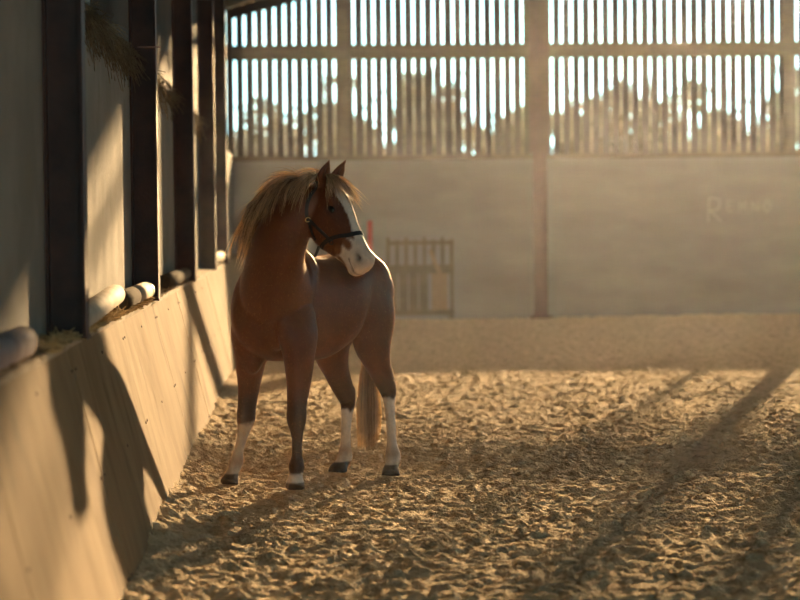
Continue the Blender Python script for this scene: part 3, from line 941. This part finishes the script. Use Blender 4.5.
tube(bm, [(B(-.50, 0, 1.10), .035, .035), (P(367, 290, 13.25), .04, .04), (P(368, 315, 13.36), .034, .034), (P(368, 345, 13.37), .022, .022), (P(367, 370, 13.36), .008, .008)], (1, 0, 0), 4, 12)
child(obj('tail_dock', bm, 'tailhair', smooth=True))

# fine coat hair that catches the low sun
npoly = len(body_me.polygons)
cen = np.empty(npoly * 3, dtype=np.float32); body_me.polygons.foreach_get('center', cen); cen = cen.reshape(-1, 3)
nor = np.empty(npoly * 3, dtype=np.float32); body_me.polygons.foreach_get('normal', nor); nor = nor.reshape(-1, 3)
pick = rng.integers(0, npoly, 20000)
pc = cen[pick] + rng.normal(0, .003, (len(pick), 3)); pn = nor[pick]
dn = np.array([0, 0, -1.0]) * .9 + rng.normal(0, .25, (len(pick), 3))
dirn = pn * .75 + (dn - pn * np.sum(dn * pn, 1)[:, None]); dirn /= np.linalg.norm(dirn, axis=1)[:, None]
ln = rng.uniform(.006, .013, len(pick))[:, None]
hz_ = pc[:, 2] < .06
ln[hz_] *= .2
sd = np.cross(dirn, rng.normal(0, 1, (len(pick), 3))); sd /= np.linalg.norm(sd, axis=1)[:, None]
V = np.stack([pc - sd * .0004, pc + sd * .0004, pc + dirn * ln], 1).reshape(-1, 3)
o = np_obj('coat_hair', V, np.arange(len(V)).reshape(-1, 3), 'fuzz')
a = o.data.attributes.new('shade', 'FLOAT', 'POINT')
a.data.foreach_set('value', np.repeat(rng.random(len(pick)), 3).astype(np.float32)[:len(a.data)])
child(o); o['kind'] = 'stuff'

# ---- halter
halter = empty('halter', Vector((0, 0, 0)))
halter.parent = horse; halter.location = HP - O_
halter['label'] = 'black webbing halter'
HOFF = -HP
def strap_points(fn, n, closed):
    """fn(f)->(origin, direction from far outside to the axis) hits on the skin"""
    pts = []
    for i in range(n if closed else n + 1):
        c, d = fn(i / n)
        hit = bvh.ray_cast(c - d * .3, d, .5)
        if hit[0] is None: continue
        pts.append((hit[0], hit[1]))
    return pts
def strap(name, pts, width, along, closed, thick=.0035, m='halter'):
    bm = bmesh.new(); rows = []
    for p, nn in pts:
        wv = (along - nn * along.dot(nn)).normalized() * (width / 2)
        o0 = nn * .003; o1 = nn * (.003 + thick)
        rows.append([bm.verts.new(p + wv + o0), bm.verts.new(p + wv + o1), bm.verts.new(p - wv + o1), bm.verts.new(p - wv + o0)])
    K = len(rows)
    for i in range(K if closed else K - 1):
        a, b_ = rows[i], rows[(i + 1) % K]
        for j in range(4): bm.faces.new((a[j], a[(j + 1) % 4], b_[(j + 1) % 4], b_[j]))
    if not closed and K > 1: bm.faces.new(rows[0]); bm.faces.new(list(reversed(rows[-1])))
    bmesh.ops.recalc_face_normals(bm, faces=bm.faces)
    o = obj(name, bm, m, smooth=False); o.parent = halter; o.location = HOFF
    return o
def ring_fn(s0, slope):
    """loop round the head; slope tips it so it runs lower on the jaw"""
    def f(t):
        th = 2 * PI * t
        dv = (HU * math.cos(th) + HL * math.sin(th))
        c = H(s0, -.035, 0) + HD * (-slope * math.cos(th))
        return c, -dv
    return f
def smooth_pts(pts, it=3, closed=True):
    for _ in range(it):
        K = len(pts); q = []
        for i in range(K):
            if not closed and i in (0, K - 1): q.append(pts[i]); continue
            a, b_, c = pts[i - 1], pts[i], pts[(i + 1) % K]
            q.append(((a[0] + c[0]) * .25 + b_[0] * .5, (a[1] + b_[1] + c[1]).normalized()))
        pts = q
    return pts
strap('noseband', smooth_pts(strap_points(ring_fn(.287, -.033), 56, True)), .022, HD, True)
def polyline(pl, n):
    A = catmull([(a, b_) for a, b_ in pl], n)
    return [(float(a), float(b_)) for a, b_ in A]
for sg in (-1, 1):
    for nm, pl, wd in (('crown_strap', [(-.01, .02), (.03, -.04), (.12, -.125)], .018), ('cheek_strap', [(.12, -.125), (.20, -.105), (.28, -.088)], .018),
                       ('throat_strap', [(.12, -.125), (.17, -.155), (.215, -.172)], .016)):
        pts = []
        for a, b_ in polyline(pl, 8):
            hit = bvh.ray_cast(H(a, b_, sg * .3), -HL * sg, .6)
            if hit[0]: pts.append((hit[0], hit[1]))
        dv = (HD * (pl[-1][0] - pl[0][0]) + HU * (pl[-1][1] - pl[0][1])).normalized()
        if len(pts) > 3: strap(nm, smooth_pts(pts, 3, False), wd, dv.cross(HL).normalized(), False)
    for s_, t_ in ((.12, -.125), (.285, -.088)):
        hit = bvh.ray_cast(H(s_, t_, sg * .3), -HL * sg, .5)
        if hit[0] is None: continue
        c = hit[0] + hit[1] * .009
        bm = bmesh.new()
        e1 = (HD - hit[1] * HD.dot(hit[1])).normalized(); e2 = hit[1].cross(e1)
        rr = []
        for i in range(16):
            th = 2 * PI * i / 16; ctr = c + (e1 * math.cos(th) + e2 * math.sin(th)) * .012
            od = (ctr - c).normalized()
            rr.append([bm.verts.new(ctr + od * .0028 * math.cos(q) + hit[1] * .0028 * math.sin(q)) for q in (0, PI / 2, PI, 3 * PI / 2)])
        for i in range(16):
            for j in range(4): bm.faces.new((rr[i][j], rr[i][(j + 1) % 4], rr[(i + 1) % 16][(j + 1) % 4], rr[(i + 1) % 16][j]))
        o = obj('ring', bm, 'brass' if s_ < .2 else 'halter', smooth=True); o.parent = halter; o.location = HOFF
# loose strap end under the throat
bm = bmesh.new()
tube(bm, [(H(.245, -.185, -.05), .012, .004), (H(.262, -.212, -.052), .012, .004), (H(.272, -.238, -.05), .011, .004)], HL, 4, 8)
o = obj('strap_end', bm, 'halter'); o.parent = halter; o.location = HOFF

# ------------------------------------------------------------------ air, light
bm = bmesh.new(); box(bm, -.60, 15.9, -5.5, BACK_Y - .5, .12, 4.2)
m = bpy.data.materials.new('dusty air'); m.use_nodes = True; M['haze'] = m
nt = m.node_tree; nt.nodes.remove(nt.nodes['Principled BSDF'])
vs_ = nt.nodes.new('ShaderNodeVolumeScatter')
vs_.inputs['Color'].default_value = (.86, .88, 1, 1); vs_.inputs['Density'].default_value = .0013; vs_.inputs['Anisotropy'].default_value = .82
nt.links.new(vs_.outputs[0], nt.nodes['Material Output'].inputs['Volume'])
o = obj('dust_haze', bm, 'haze'); tag(o, 'fine golden dust hanging in the air of the arena', 'dust', kind='stuff')

w = bpy.data.worlds.new('sky'); SC.world = w; w.use_nodes = True
nt = w.node_tree; N, L = nt.nodes, nt.links
bg = N['Background']
tc = N.new('ShaderNodeTexCoord'); sep = N.new('ShaderNodeSeparateXYZ'); L.new(tc.outputs['Generated'], sep.inputs[0])
r = N.new('ShaderNodeValToRGB'); L.new(sep.outputs['Z'], r.inputs[0])
r.color_ramp.elements[0].position = 0.0; r.color_ramp.elements[0].color = (.52, .93, 1.0, 1)
r.color_ramp.elements[0].position = .14; r.color_ramp.elements[1].position = .5; r.color_ramp.elements[1].color = (.20, .20, .215, 1)
L.new(r.outputs[0], bg.inputs['Color']); bg.inputs['Strength'].default_value = 3.4

SUN_AZ, SUN_EL = math.radians(15), math.radians(10.2)
ld = bpy.data.lights.new('sun', 'SUN'); ld.energy = 48; ld.angle = math.radians(.85); ld.color = (1, .66, .32)
lo = bpy.data.objects.new('sun', ld); COL.objects.link(lo)
sd_ = Vector((math.sin(SUN_AZ) * math.cos(SUN_EL), math.cos(SUN_AZ) * math.cos(SUN_EL), math.sin(SUN_EL)))
lo.rotation_euler = sd_.to_track_quat('Z', 'Y').to_euler(); lo.location = (8, 30, 8)

SC.view_settings.view_transform = 'Standard'; SC.view_settings.look = 'None'
SC.view_settings.exposure = 0.36; SC.view_settings.gamma = 1.0
SC.view_settings.use_curve_mapping = False
SC.cycles.use_denoising = True
SC.cycles.max_bounces = 8; SC.cycles.diffuse_bounces = 4; SC.cycles.volume_bounces = 1; SC.cycles.transmission_bounces = 2
SC.cycles.sample_clamp_indirect = 6
